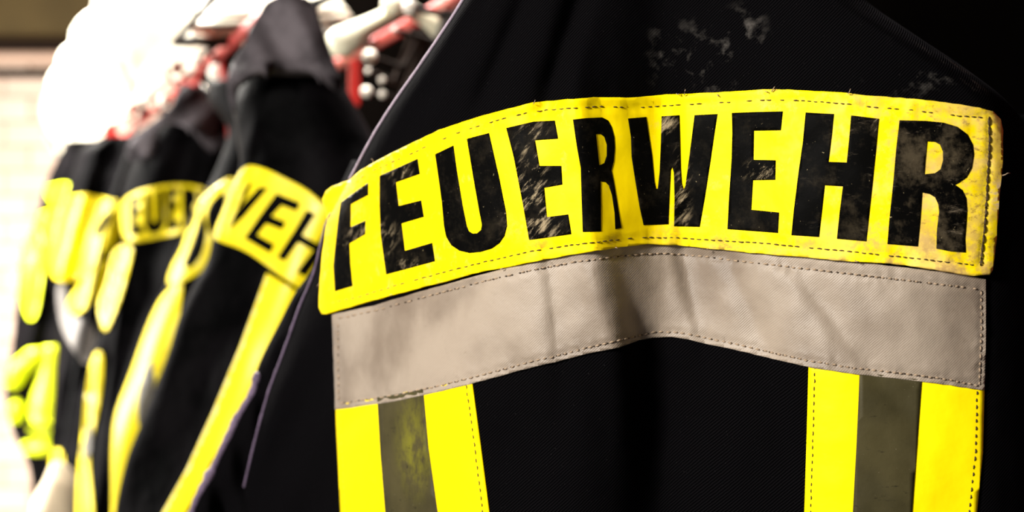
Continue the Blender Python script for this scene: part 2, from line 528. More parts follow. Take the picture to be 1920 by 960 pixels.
rows1 = [(-250, 1085, 1400, 0), (-200, 1010, 1440, 0), (-150, 962, 1490, 0), (-100, 925, 1535, 0), (-50, 897, 1580, 0),
         (0, 868, 1622, 0), (65, 826, 1715, 0), (130, 782, 1812, 0), (190, 740, 1888, 0), (250, 702, 1930, 0),
         (330, 659, 1962, 0), (380, 632, 1976, 0), (422, 611, 1984, 0), (513, 588, 1992, 0), (572, 563, 1998, 0),
         (634, 541, 2003, 0), (680, 524, 2005, 0), (740, 502, 2007, 0), (860, 470, 2010, 0), (960, 449, 2014, 0),
         (1200, 420, 2030, 0), (1500, 400, 2040, 0), (1900, 390, 2050, 0), (2150, 395, 2045, 0)]
T1 = Drape(rows1, depth=.0, folds=folds1, base=lambda x, y: smooth_tab(DB, x))
def t1_front(x, y):
    l, r = T1.lr(y)
    d = smooth_tab(DB, x)+folds1(x, y)
    e = max(0, 1-(x-l)/34.0)
    if e > 0: d += .018*(1-sqrt(max(0, 1-min(e, 1)**2)))
    e = max(0, 1-(r-x)/60.0)
    if e > 0: d += .04*(1-sqrt(max(0, 1-min(e, 1)**2)))
    return d
T1.front = t1_front
def t1_back(x, y):
    l, r = T1.lr(y); t = (2*x-l-r)/(r-l)
    return max(smooth_tab(DB, x), .9)+.02+.14*sqrt(max(0, 1-t*t))
T1.back = t1_back

J1 = empty('firefighter_jacket', ROOT1, 'big sharp black firefighter jacket with the whole FEUERWEHR patch, nearest on the rack', 'jacket', 'firefighter jackets on the rack')
T1.mesh('torso', M['cloth'], J1, ny=300, nx=260)

# collar and loop above the picture
colr = Drape([(-400, 1150, 1345, .87), (-330, 1125, 1365, .87), (-250, 1080, 1400, .87), (-215, 1050, 1430, .88)], depth=.045)
colr.mesh('collar', M['cloth'], J1, ny=14, nx=30)
hook_x1 = P(1245, -470, .86)
tube('hanging_loop', [P(1225, -395, .86), P(1228, -440, .86), P(1245, -462, .86), P(1262, -440, .86), P(1265, -395, .86)], .003, M['cloth'], J1)

def sleeve_folds(k):
    return lambda x, y: .006*sin((x+y*.5)*.05+k)+.004*sin(x*.11-y*.02+k)+.003*noise.noise(Vector((x*.02, y*.008, k)))
SL = Drape([(300, 660, 760, 1.10), (400, 615, 770, 1.10), (500, 588, 765, 1.10), (547, 555, 760, 1.10), (600, 527, 750, 1.11), (680, 487, 735, 1.11),
            (735, 469, 720, 1.12), (790, 438, 705, 1.12), (870, 400, 690, 1.12), (960, 356, 670, 1.12), (1200, 300, 610, 1.12), (1500, 260, 560, 1.11), (1750, 250, 540, 1.1)],
           depth=.035, folds=sleeve_folds(0))
SL.mesh('sleeve', M['cloth'], J1, ny=150, nx=70)
SR = Drape([(215, 1890, 1990, .93), (300, 1900, 2110, .93), (500, 1935, 2190, .93), (960, 1990, 2260, .92), (1400, 2030, 2290, .90), (1750, 2060, 2290, .89)],
           depth=.045, folds=sleeve_folds(2))
SR.mesh('sleeve', M['cloth'], J1, ny=80, nx=40)

def edge_line(y0, y1, step=12, dx=0):
    pts = []; y = y0
    while y <= y1:
        l, _ = T1.lr(y); pts.append(P(l+dx, y, T1.front(l+dx+1, y)-.0005)); y += step
    return pts
e1 = edge_line(-180, 345)
tube('piping', e1, [.0011+.0002*noise.noise(Vector((i*.9, 0, 0))) for i in range(len(e1))], M['piping'], J1, 8)  # pale colour of the piping also carries the sheen along the shoulder edge
e2 = edge_line(400, 1500)
tube('seam_sheen_cord', e2, [.0011+.0006*noise.noise(Vector((i*.7, 2, 0))) for i in range(len(e2))], M['seam'], J1, 8)
e3 = [P(SL.lr(y)[0]+5, y, SL.front(SL.lr(y)[0]+5, y)-.001) for y in range(700, 1500, 12)]
tube('seam_sheen_cord', e3, [.0034+.0024*noise.noise(Vector((i*.6, 5, 0))) for i in range(len(e3))], M['seam'], J1, 8)  # violet cord stands in for the sheen on the sleeve's outer edge

PATCH = [(605, 373), (611, 359), (622, 350), (655, 338), (676, 319), (717, 296), (767, 271), (822, 244), (880, 224), (940, 207), (1000, 192), (1063, 186),
         (1125, 182), (1187, 183), (1250, 177), (1333, 174), (1396, 170), (1442, 167), (1503, 169), (1578, 173), (1637, 180), (1712, 185), (1774, 192),
         (1837, 202), (1862, 209), (1876, 223), (1881, 244), (1880, 307), (1874, 373), (1868, 452), (1862, 507), (1855, 515), (1828, 517), (1787, 511),
         (1732, 502), (1670, 494), (1587, 490), (1503, 482), (1406, 474), (1328, 466), (1269, 460), (1215, 458), (1156, 465), (1075, 477), (997, 491),
         (934, 503), (872, 517), (809, 534), (747, 550), (684, 567), (642, 580), (613, 588), (603, 589), (598, 577), (599, 532), (605, 473), (611, 427),
         (613, 402), (607, 384)]
ST_TOP = [(622, 372), (655, 349), (688, 325), (767, 290), (851, 251), (930, 226), (1000, 209), (1063, 203), (1125, 200), (1187, 202), (1267, 197),
          (1342, 193), (1442, 187), (1503, 189), (1578, 194), (1637, 201), (1712, 207), (1795, 217), (1852, 221)]
ST_RIGHT = [(1855, 219), (1855, 286), (1849, 390), (1839, 498)]
ST_BOT = [(1837, 498), (1712, 484), (1587, 471), (1500, 463), (1420, 455), (1362, 452), (1267, 446), (1200, 445), (1154, 450), (1075, 459), (997, 471), (913, 490),
          (830, 511), (747, 534), (672, 557), (622, 568)]
ST_LEFT = [(618, 563), (615, 490), (617, 427), (621, 376)]
PSEG = segs_of(ST_TOP)+segs_of(ST_RIGHT)+segs_of(ST_BOT)+segs_of(ST_LEFT)
def jag(pts, a, seed):
    """slightly frayed, wavy cut edge"""
    rnd = random.Random(seed); out = []
    for i, p in enumerate(pts):
        q = pts[(i+1) % len(pts)]; n = max(1, int(math.dist(p, q)/11))
        for k in range(n):
            t = k/n; out.append((p[0]+(q[0]-p[0])*t+rnd.uniform(-a, a), p[1]+(q[1]-p[1])*t+rnd.uniform(-a, a)))
    return out
def lcurl(x, y):   # the left end of the patch curls off the shoulder
    return .004*sig((625-x)/8)
def patch_extra(x, y):
    if 660 < x < 1815 and lerp_tab(ST_TOP, x)+26 < y < lerp_tab(ST_BOT[::-1], x)-26: return .0
    d = dist_poly(x, y, PSEG)
    pucker = .0006*noise.noise(Vector((x*.06, y*.06, 1)))*bump(d, 22)
    return -.0009*bump(d, 5.5)+pucker+.0004*noise.noise(Vector((x*.03, y*.03, 9)))+lcurl(x, y)*0
POFF = .0045
patch = sheet('back_patch', [jag(PATCH, .55, 1)], T1.front, POFF, M['yellow'], J1, 7, .0022, patch_extra)
patch['label'] = 'soiled fluorescent yellow patch reading FEUERWEHR'
for nm, ln, kw in (('a', ST_TOP, dict(drop=.3, r=.00032)), ('b', ST_RIGHT, dict(r=.0006, length=15, gap=1, wob=1.2)), ('c', ST_BOT, dict(r=.00034, drop=.1)), ('d', ST_LEFT, dict(drop=.3, r=.0003))):
    stitches('stitching', ln, T1.front, POFF-.0006, M['thread_dark'], patch, seed=len(nm)+int(ln[0][0]), **kw)

for x, y, dx, dy in ((1447, 170, 7, -7), (1440, 171, -6, 2), (1283, 177, 2, -8), (1274, 178, -6, -4), (1590, 175, 5, -7), (1345, 176, 3, 6), (1880, 327, 14, -1), (1603, 487, 8, 6),
                     (600, 533, -5, 3), (938, 503, 8, 2), (1154, 466, 5, -2), (1328, 466, -3, 4), (737, 552, -6, 3), (1000, 193, 4, -4), (700, 303, -4, -5)):
    d = T1.front(x, y)-POFF-.001
    bm = bmesh.new()
    sweep(bm, [P(x+dx*t, y+dy*t+2*sin(t*4+x), d-.0015*sin(t*3)) for t in (0, .33, .66, 1)], [.0003, .00028, .00025, .0002], 5)
    link_mesh('loose_thread', bm, M['thread_tan'], patch)
def c5(p): return [(580+x/2.4, 240+y/2.4) for x, y in p]
def c6(p): return [(1000+x/2.4, 140+y/2.4) for x, y in p]
def c7(p): return [(1420+x/2.4, 140+y/2.4) for x, y in p]
LET = [
 [c5([(265, 245), (265, 302), (187, 343), (186, 445), (253, 415), (252, 478), (181, 520), (185, 610), (195, 712), (114, 736), (107, 620), (117, 520), (128, 420), (140, 334), (200, 290)])],
 [c5([(315, 215), (487, 138), (497, 207), (390, 245), (402, 350), (503, 325), (515, 400), (415, 430), (430, 552), (553, 516), (565, 600), (345, 660), (320, 480), (315, 350)])],
 [c5([(565, 118), (648, 78), (665, 200), (690, 350), (708, 440), (718, 465), (735, 475), (755, 473), (772, 458), (776, 435), (765, 380), (740, 240), (708, 48), (808, 22), (830, 120), (855, 230), (885, 380), (889, 440), (878, 485), (855, 518), (820, 543), (770, 558), (720, 563), (675, 553), (638, 528), (615, 490), (605, 440), (595, 330), (580, 220)])],
 [[(949, 240), (1000, 228), (1040, 226), (1046, 260), (1003, 263), (1011, 311), (1052, 311), (1054, 346), (1020, 352), (1025, 407), (1065, 402), (1071, 439), (992, 450), (980, 382), (963, 294)]],
 [c6([(178, 202), (240, 195), (310, 192), (335, 205), (352, 235), (364, 280), (367, 330), (362, 390), (352, 432), (362, 480), (375, 560), (388, 640), (397, 690), (370, 695), (366, 620), (354, 540), (340, 498), (325, 482), (303, 480), (305, 590), (305, 705), (222, 708), (217, 560), (213, 420), (195, 320)]),
  c6([(282, 268), (303, 266), (320, 280), (331, 315), (331, 365), (320, 398), (297, 408), (290, 340)])],
 [c6([(427, 197), (508, 190), (520, 270), (535, 370), (545, 480), (552, 514), (560, 512), (568, 440), (573, 330), (577, 187), (657, 182), (660, 290), (663, 420), (668, 490), (676, 517), (684, 500), (700, 380), (713, 280), (725, 182), (828, 177), (815, 260), (795, 400), (770, 560), (748, 685), (633, 682), (635, 560), (632, 440), (625, 415), (618, 430), (612, 560), (607, 673), (497, 677), (480, 600), (460, 480), (443, 370), (440, 280)])],
 [c6([(893, 172), (1000, 168), (1122, 165), (1113, 250), (992, 252), (990, 383), (1090, 385), (1088, 473), (988, 475), (980, 608), (1105, 620), (1100, 712), (873, 695), (880, 560), (892, 380), (895, 260)])],
 [c7([(217, 170), (344, 177), (335, 270), (320, 392), (402, 395), (412, 300), (422, 183), (547, 198), (535, 330), (515, 520), (490, 750), (358, 738), (370, 620), (385, 502), (303, 498), (292, 600), (277, 730), (153, 722), (165, 600), (185, 440), (205, 300)])],
 [c7([(640, 205), (760, 208), (840, 216), (900, 234), (945, 268), (970, 315), (975, 360), (965, 420), (942, 462), (905, 488), (890, 495), (922, 518), (940, 555), (944, 610), (940, 680), (935, 740), (938, 800), (870, 795), (806, 783), (808, 700), (818, 620), (815, 585), (800, 552), (775, 537), (742, 530), (735, 640), (722, 773), (585, 762), (595, 640), (612, 480), (625, 330)]),
  c7([(765, 300), (798, 302), (822, 315), (835, 345), (836, 385), (825, 425), (800, 443), (752, 448), (757, 380)])],
]
for L in LET:
    sheet('letter', L, T1.front, POFF+.00035, M['prnt'], patch, 7, .0003, patch_extra)

BAND = [(622, 590), (700, 573), (800, 543), (900, 515), (1000, 490), (1080, 474), (1150, 462), (1200, 456), (1250, 455), (1320, 460), (1400, 468), (1500, 478),
        (1600, 490), (1700, 502), (1800, 514), (1849, 524), (1849, 620), (1846, 732), (1780, 722), (1700, 712), (1600, 701), (1520, 689), (1450, 673), (1380, 656),
        (1320, 644), (1290, 636), (1260, 632), (1225, 633), (1200, 637), (1180, 645), (1160, 652), (1100, 663), (1040, 679), (980, 693), (900, 715), (820, 735), (740, 752),
        (660, 764), (628, 768), (626, 700), (624, 640)]
BT = [(636, 597), (700, 583), (800, 556), (900, 529), (1000, 506), (1080, 491), (1150, 482), (1200, 477), (1250, 475), (1320, 481), (1400, 491), (1500, 503), (1600, 514), (1700, 526), (1800, 537), (1838, 543)]
BR = [(1840, 545), (1840, 620), (1837, 722)]
BB = [(1834, 723), (1780, 712), (1700, 701), (1600, 690), (1520, 677), (1450, 662), (1380, 645), (1320, 633), (1290, 626), (1260, 622), (1225, 623), (1180, 634), (1100, 652), (1040, 668), (980, 682),
      (900, 704), (820, 724), (740, 741), (660, 753), (636, 756)]
BL = [(635, 750), (634, 680), (634, 605)]
BSEG = segs_of(BT)+segs_of(BR)+segs_of(BB)+segs_of(BL)
def band_extra(x, y):
    if 660 < x < 1815 and lerp_tab(BT, x)+24 < y < lerp_tab(BB[::-1], x)-24: return 0.0
    d = dist_poly(x, y, BSEG)
    return -.0009*bump(d, 4.5)+.0006*noise.noise(Vector((x*.07, y*.07, 4)))*bump(d, 18)
BOFF = .0020
band = sheet('reflective_band', [jag(BAND, .4, 2)], T1.front, BOFF, M['silver'], J1, 7, .0014, band_extra)
for ln, kw in ((BT, dict(drop=.1)), (BR, {}), (BB, {}), (BL, dict(drop=.15))):
    stitches('stitching', ln, T1.front, BOFF-.0007, M['thread_tan'], band, length=8, gap=5, r=.0005, seed=int(ln[0][0]), **kw)
    stitches('needle_holes', ln, T1.front, BOFF-.0007, M['thread_hole'], band, length=4, gap=9, r=.00042, seed=3, wob=.3, **kw)

S = [[(629, 760), (630, 800), (638, 960), (650, 1400), (655, 1700)], [(707, 745), (713, 850), (722, 960), (740, 1400), (748, 1700)],
     [(793, 730), (803, 840), (820, 960), (858, 1400), (870, 1700)], [(884, 712), (900, 830), (917, 960), (962, 1400), (975, 1700)]]
S2 = [[(1516, 684), (1512, 830), (1508, 960), (1500, 1400), (1497, 1700)], [(1612, 698), (1606, 830), (1599, 960), (1585, 1400), (1580, 1700)],
      [(1728, 712), (1718, 850), (1710, 960), (1690, 1400), (1684, 1700)], [(1846, 728), (1843, 850), (1832, 960), (1805, 1400), (1798, 1700)]]
for grp, lst in ((S, [(874, 722), (889, 830), (905, 960), (948, 1400)]), (S2, [(1832, 733), (1829, 850), (1817, 960), (1790, 1400)])):
    ys = sheet('yellow_strap', [grp[0]+grp[3][::-1]], T1.front, .0012, M['strap'], J1, 12, .001)
    sheet('reflective_stripe', [grp[1]+grp[2][::-1]], T1.front, .0018, M['olive'], ys, 12, .0006)
    stitches('stitching', lst, T1.front, .0010, M['thread_dark'], ys, length=9, gap=5, seed=8, r=.0004)
    l2 = [(x+(12 if grp is S2 else 9), y) for x, y in grp[0][:4]]
    stitches('stitching', l2, T1.front, .0010, M['thread_dark'], ys, length=9, gap=5, seed=9, r=.00035 if grp is S2 else .0002)

# ------------------------------------------------------------------ the rack: its line recedes to the left
def row(x0, y, z): return Vector((x0-.37*y, y, CAMZ+z))
rack = empty('coat_rack', row(.40, 3.0, -CAMZ), 'long red steel coat rack with dark front rail and white balls for chrome glints, running above the jackets', 'rack')
for nm, x0, z, r, mt, cnt in (('rail', .659, .36, .0115, 'red', 20), ('rail', .40, .345, .010, 'red', 20), ('front_rail', .305, .345, .0055, 'darkrail', 9)):
    tube(nm, [row(x0, .3+.25*i, z) for i in range(cnt)], r, M[mt], rack, 14)
for y in (.55, 1.15, 2.29, 3.4, 4.7):
    ins = [row(.305, y, .345)] if y < 2.5 else []
    tube('cross_arm', ins+[row(.40, y, .345)]+([row(.659, y, .355), row(.76, y, .355)] if y != 2.29 else []), .008, M['darkrail'], rack)
for y in (.75, 2.12, 3.5, 4.75):
    bm = bmesh.new(); c = row(.765, y, -.55); boxmesh(bm, c, (.03, .05, 1.86), math.atan(.37))
    bmesh.ops.bevel(bm, geom=bm.edges[:], offset=.003, segments=1, affect='EDGES')
    link_mesh('post', bm, M['red'], rack, smooth=False)
# hooks ending in white balls that stand in for chrome highlights: (px, py, x0 line, radius)
KN = [(303, 122, .345, .0095), (330, 147, .345, .006), (368, 113, .36, .0085), (358, 129, .36, .0075), (385, 93, .37, .004), (275, 180, .345, .0165),
      (308, 190, .36, .012), (408, 137, .40, .0165), (419, 188, .42, .0125), (228, 207, .34, .009), (370, 156, .40, .007), (438, 240, .42, .007),
      (693, 106, .56, .0105), (687, 172, .56, .0085), (717, 177, .56, .0055), (611, 49, .56, .006), (690, 133, .58, .004), (740, 56, .55, .004),
      (769, 14, .50, .009), (340, 180, .36, .007), (716, 150, .58, .005), (250, 195, .34, .007), (202, 235, .34, .012), (185, 225, .34, .012)]
RED = ((438, 240), (303, 122), (275, 180), (228, 207), (308, 190), (330, 147), (202, 235))
for px, py, x0, r in KN:
    y = x0/((px-960)/F+.37)
    k = P(px, py, y)
    railx = .40 if x0 < .47 else .659
    top = row(railx, y+.012, .345 if railx == .40 else .36)
    mid = Vector(((top.x+k.x)/2, (top.y+k.y)/2+.02, min(top.z, k.z)-.012))
    h = tube('hook', [top, top.lerp(mid, .5)+Vector((0, .01, 0)), mid, k.lerp(mid, .35), k], [.006, .0055, .005, .004, .004], M['red' if (px, py) in RED else 'darkrail'], rack, 8)
    ball('glint_ball', k, r, M['white'], h)
# flat red hook plates that hang off the rails
for px, y0, y1, x0, w in ((664, 112, 200, .60, .018), (331, 66, 135, .36, .020), (322, 92, 118, .36, .02), (452, -30, 18, .42, .016), (248, 160, 215, .345, .02), (208, 215, 262, .34, .030), (270, 200, 225, .35, .02)):
    y = x0/((px-960)/F+.37)
    a, b = P(px, y0, y), P(px, y1, y)
    bm = bmesh.new(); c = (a+b)/2; boxmesh(bm, c, (w, .012, (a.z-b.z)), math.atan(.37))
    bmesh.ops.bevel(bm, geom=bm.edges[:], offset=.003, segments=2, affect='EDGES')
    pl = link_mesh('hook_plate', bm, M['red'], rack, smooth=False)
for k, y in enumerate((.86, 1.62, 2.07, 2.5, 3.0, 3.6)):          # hooks the jackets hang from
    a = row(.40, y, .345)
    tube('hook', [a+Vector((0, 0, .013)), a+Vector((.014, 0, 0)), a+Vector((.004, 0, -.024)), a+Vector((0, 0, -.045)), a+Vector((-.012, 0, -.052)), a+Vector((-.02, 0, -.04))], .003, M['chrome'], rack, 8)

# ------------------------------------------------------------------ jackets behind
def jacket(label, rows, depth, folds, power=.5):
    d = rows[len(rows)//2][3]
    pb = P((rows[-1][1]+rows[-1][2])/2, rows[-1][0], rows[-1][3])
    r = empty('firefighter_jacket', pb, label, 'jacket', 'firefighter jackets on the rack')
    s = Drape(rows, depth, folds, power=power)
    s.mesh('torso', M['back'], r, ny=110, nx=70)
    return r, s

def loop_of(parent, px, py, d, ra):
    a = P(px, py, d); q = ra-Vector((0, 0, .05))
    tube('hanging_loop', [a+Vector((-.01, 0, -.02)), a.lerp(q, .5)+Vector((-.008, 0, 0)), q, a.lerp(q, .5)+Vector((.008, 0, 0)), a+Vector((.01, 0, -.02))], .003, M['lining'], parent, 6)

# second jacket
f2 = lambda x, y: .010*sin((x+y*.45)*.030)*sig((y-420)/60)+.006*noise.noise(Vector((x*.012, y*.006, 2)))-.010*bump(x-(470-(y-260)*.35), 12)*sig((400-y)/30)*sig((y-215)/15)
J2, S2d = jacket('black jacket beside the nearest one, tilted patch showing the letters WEH', [
    (30, 500, 585, 1.66), (75, 478, 606, 1.66), (115, 462, 622, 1.66), (160, 448, 645, 1.66), (200, 437, 668, 1.66), (240, 442, 690, 1.66), (280, 447, 712, 1.66), (314, 450, 745, 1.66),
    (347, 436, 790, 1.66), (385, 420, 830, 1.66), (440, 400, 860, 1.66), (488, 389, 880, 1.66), (551, 355, 880, 1.66), (600, 334, 870, 1.66), (655, 318, 860, 1.66),
    (705, 300, 850, 1.66), (800, 262, 830, 1.66), (860, 238, 820, 1.66), (960, 216, 800, 1.66), (1200, 190, 760, 1.66), (1450, 180, 720, 1.66)], .085, f2)
hood = sheet('hood', [chaikin([(425, 160), (430, 130), (440, 108), (463, 75), (484, 28), (500, 0), (540, -12), (588, -2), (602, 45), (622, 105), (645, 160), (632, 178), (590, 135), (555, 120), (525, 113),
             (490, 122), (462, 140), (447, 165), (440, 205), (430, 195)], 2)],
             lambda x, y: 1.60-.035*sqrt(max(0, 1-((x-535)/115)**2))+.010*sin((x-y*.5)*.055)+.02*sig((y-150)/8)*0, .02, M['hood'], J2, 8, .018,
             lambda x, y: .018*bump(y-(150-.35*(x-430)+.0035*(x-430)**2*.5), 22))
SL2 = Drape([(280, 640, 720, 1.78), (400, 600, 800, 1.78), (600, 560, 800, 1.78), (960, 420, 700, 1.78), (1350, 380, 640, 1.78)], .045, sleeve_folds(5))
SL2.mesh('sleeve', M['back'], J2, ny=60, nx=30)
P2 = chaikin([(478, 310), (458, 312), (447, 325), (430, 362), (415, 402), (400, 436), (403, 450), (425, 457), (460, 470), (490, 490), (520, 513), (548, 533), (572, 547), (640, 600), (720, 650), (790, 560), (740, 480), (680, 435),
              (612, 388), (600, 376), (570, 352), (535, 335), (510, 322)], 2)
p2 = sheet('back_patch', [P2], S2d.front, .006, M['row_yellow'], J2, 8, .002, lambda x, y: .006*bump(x-(452-(y-330)*.38), 12))
def c4(p): return [(320+x/2.4, 280+y/2.4) for x, y in p]
for L in ([(352, 150), (366, 150), (330, 230), (285, 300), (270, 296), (310, 215)],
          [(398, 170), (437, 172), (330, 300), (268, 358), (243, 350), (330, 240)],
          [(475, 198), (582, 240), (565, 278), (497, 252), (452, 300), (517, 327), (500, 362), (428, 334), (388, 385), (466, 428), (446, 467), (332, 400), (400, 300)],
          [(612, 272), (650, 290), (590, 385), (660, 425), (705, 350), (745, 372), (605, 572), (566, 553), (640, 455), (572, 418), (512, 503), (478, 486), (550, 375)],
          [(800, 420), (870, 455), (880, 500), (830, 540), (790, 520), (720, 640), (680, 620)]):
    sheet('letter', [c4(L)], S2d.front, .0072, M['prnt_row'], p2, 8, .0008)
b2 = sheet('yellow_strap', [[(500, 512), (560, 548), (575, 552), (520, 650), (470, 745), (430, 815), (398, 865), (350, 960), (250, 1160), (175, 1400), (150, 1400), (190, 1200), (305, 960), (350, 880), (400, 770), (450, 650)]],
           S2d.front, .004, M['row_yellow'], J2, 10, .001)
loop_of(J2, 540, 20, 1.66, row(.40, 1.62, .345))

# third jacket
f3 = lambda x, y: .010*sin((x+y*.35)*.045)+.005*noise.noise(Vector((x*.015, y*.01, 5)))
J3, S3 = jacket('narrow black jacket whose strongly folded yellow patch peeks out beside the WEH jacket', [
    (150, 392, 470, 2.1), (190, 393, 500, 2.1), (233, 425, 520, 2.1), (257, 427, 540, 2.1), (280, 420, 560, 2.1), (320, 404, 600, 2.1), (347, 391, 620, 2.1), (390, 368, 620, 2.1), (440, 345, 620, 2.1),
    (500, 318, 600, 2.1), (540, 308, 590, 2.1), (565, 294, 580, 2.1), (625, 268, 560, 2.1), (700, 243, 540, 2.1), (775, 212, 520, 2.1), (840, 205, 500, 2.1), (950, 208, 480, 2.1), (1250, 215, 470, 2.1)], .075, f3)
p3 = sheet('back_patch', [chaikin([(440, 328), (415, 340), (382, 366), (367, 385), (366, 415), (347, 440), (340, 468), (320, 500), (310, 540), (345, 528), (385, 507), (402, 470), (430, 440), (450, 380)], 2)],
           S3.front, .006, M['row_yellow'], J3, 8, .002)
for L in ([(424, 356), (398, 374), (386, 400), (390, 436), (404, 446), (420, 400)], [(378, 384), (372, 420), (356, 468), (342, 500), (360, 502), (380, 474), (388, 430), (380, 405)]):
    sheet('letter', [chaikin(L, 1)], S3.front, .0072, M['prnt_row'], p3, 8, .0008)
s3 = sheet('yellow_strap', [chaikin([(322, 536), (345, 524), (338, 575), (333, 630), (312, 675), (290, 722), (272, 780), (262, 812), (238, 862), (226, 952), (230, 1100), (205, 1100), (210, 945), (208, 850), (213, 778), (245, 700), (270, 625), (296, 565)], 2)],
           S3.front, .004, M['row_yellow'], J3, 8, .001)
sheet('reflective_stripe', [chaikin([(283, 670), (288, 695), (291, 722), (272, 782), (264, 806), (258, 790), (257, 745), (268, 705)], 1)], S3.front, .005, M['row_olive'], s3, 8, .0008)
loop_of(J3, 430, 160, 2.1, row(.40, 2.07, .345))

# fourth jacket with a visible hood
f4 = lambda x, y: .012*sin((x+y*.33)*.06)+.006*noise.noise(Vector((x*.02, y*.01, 8)))-.012*bump(x-(238-(y-480)*.12), 9)*sig((y-500)/20)
J4, S4 = jacket('black jacket with a peaked grey hood above its small crumpled yellow patch', [
    (172, 358, 388, 2.55), (200, 325, 408, 2.55), (235, 285, 430, 2.55), (270, 262, 440, 2.55), (300, 248, 440, 2.55), (340, 234, 440, 2.55), (375, 227, 440, 2.55), (450, 232, 440, 2.55), (480, 235, 430, 2.55), (540, 212, 410, 2.55),
    (600, 196, 400, 2.55), (665, 172, 390, 2.55), (740, 168, 380, 2.55), (805, 160, 370, 2.55), (870, 148, 360, 2.55), (960, 140, 350, 2.55), (1150, 140, 340, 2.55)], .075, f4)
sheet('hood', [chaikin([(236, 275), (250, 258), (283, 231), (327, 198), (358, 172), (371, 163), (386, 178), (402, 198), (424, 235), (430, 270), (415, 285), (387, 257), (362, 240), (340, 233), (318, 232), (300, 239), (288, 262), (270, 300), (240, 305)], 2)],
      lambda x, y: 2.44+.012*sin((x+y)*.07)+.00009*(x-335)**2*.1, .012, M['hood'], J4, 8, .02, lambda x, y: .02*bump(x-(345+(y-200)*.1), 40))
p4 = sheet('back_patch', [chaikin([(227, 378), (250, 361), (285, 350), (345, 343), (388, 352), (400, 372), (372, 415), (347, 436), (300, 446), (252, 455), (232, 450), (226, 415)], 2)], S4.front, .008, M['row_yellow'], J4, 8, .002)
for L in ([(243, 372), (264, 366), (264, 378), (254, 381), (254, 392), (263, 390), (263, 402), (254, 404), (255, 424), (268, 421), (268, 437), (244, 442)],
          [(271, 364), (282, 361), (284, 412), (290, 418), (295, 410), (294, 358), (306, 355), (308, 422), (298, 436), (282, 438), (273, 426)],
          [(312, 355), (335, 352), (335, 364), (323, 366), (323, 380), (333, 379), (333, 392), (323, 393), (324, 416), (337, 413), (337, 427), (313, 433)],
          [(342, 352), (364, 354), (369, 374), (360, 388), (368, 414), (357, 422), (352, 396), (353, 424), (343, 428)],
          [(373, 356), (397, 360), (394, 372), (384, 370), (382, 390), (388, 392), (380, 412), (371, 412)]):
    sheet('letter', [L], S4.front, .0094, M['prnt_row'], p4, 8, .0008)
s4 = sheet('yellow_strap', [chaikin([(212, 462), (252, 460), (245, 490), (228, 555), (210, 600), (198, 625), (188, 608), (182, 570), (200, 530)], 2)], S4.front, .006, M['row_yellow'], J4, 8, .001)
s4b = sheet('yellow_strap', [chaikin([(174, 660), (194, 658), (192, 720), (182, 780), (170, 830), (166, 870), (176, 960), (180, 1100), (146, 1100), (142, 960), (146, 880), (155, 810), (160, 740)], 2)], S4.front, .006, M['row_yellow'], J4, 8, .001)
sheet('reflective_stripe', [chaikin([(158, 800), (174, 795), (170, 860), (148, 862)], 1)], S4.front, .007, M['row_olive'], s4b, 8, .0008)
loop_of(J4, 372, 172, 2.55, row(.40, 2.5, .345))

# fifth jacket
f5 = lambda x, y: .014*sin((x+y*.3)*.09)+.01*noise.noise(Vector((x*.03, y*.02, 11)))
J5, S5 = jacket('black jacket with a glaring overlit yellow patch and grey tape, behind the peaked hood', [
    (255, 195, 262, 3.1), (280, 152, 280, 3.1), (310, 140, 290, 3.1), (350, 128, 290, 3.1), (400, 116, 290, 3.1), (460, 104, 280, 3.1), (520, 98, 270, 3.1), (560, 103, 260, 3.1), (620, 108, 250, 3.1),
    (700, 104, 240, 3.1), (800, 96, 230, 3.1), (900, 90, 225, 3.1), (1050, 90, 220, 3.1)], .085, f5)
p5 = sheet('back_patch', [chaikin([(150, 362), (190, 370), (226, 376), (232, 420), (222, 455), (190, 478), (172, 505), (150, 525), (112, 530), (92, 512), (98, 440), (112, 378)], 2)], S5.front, .01, M['row_yellow'], J5, 8, .002)
sheet('letter', [chaikin([(196, 398), (214, 396), (196, 430), (178, 446), (172, 438)], 1)], S5.front, .012, M['prnt_row'], p5, 8, .0008)
sheet('yellow_strap', [chaikin([(172, 505), (205, 482), (215, 500), (200, 545), (165, 575), (140, 592), (122, 580), (135, 550)], 2)], S5.front, .016, M['row_yellow'], J5, 8, .002)
sheet('reflective_band', [chaikin([(104, 530), (128, 530), (122, 585), (150, 598), (178, 606), (180, 645), (166, 692), (138, 660), (112, 612)], 2)], S5.front, .012, M['row_silver'], J5, 8, .002)
sheet('yellow_strap', [chaikin([(94, 845), (118, 840), (120, 880), (112, 910), (94, 905)], 2)], S5.front, .01, M['row_yellow'], J5, 8, .001)
loop_of(J5, 230, 262, 3.1, row(.40, 3.0, .345))

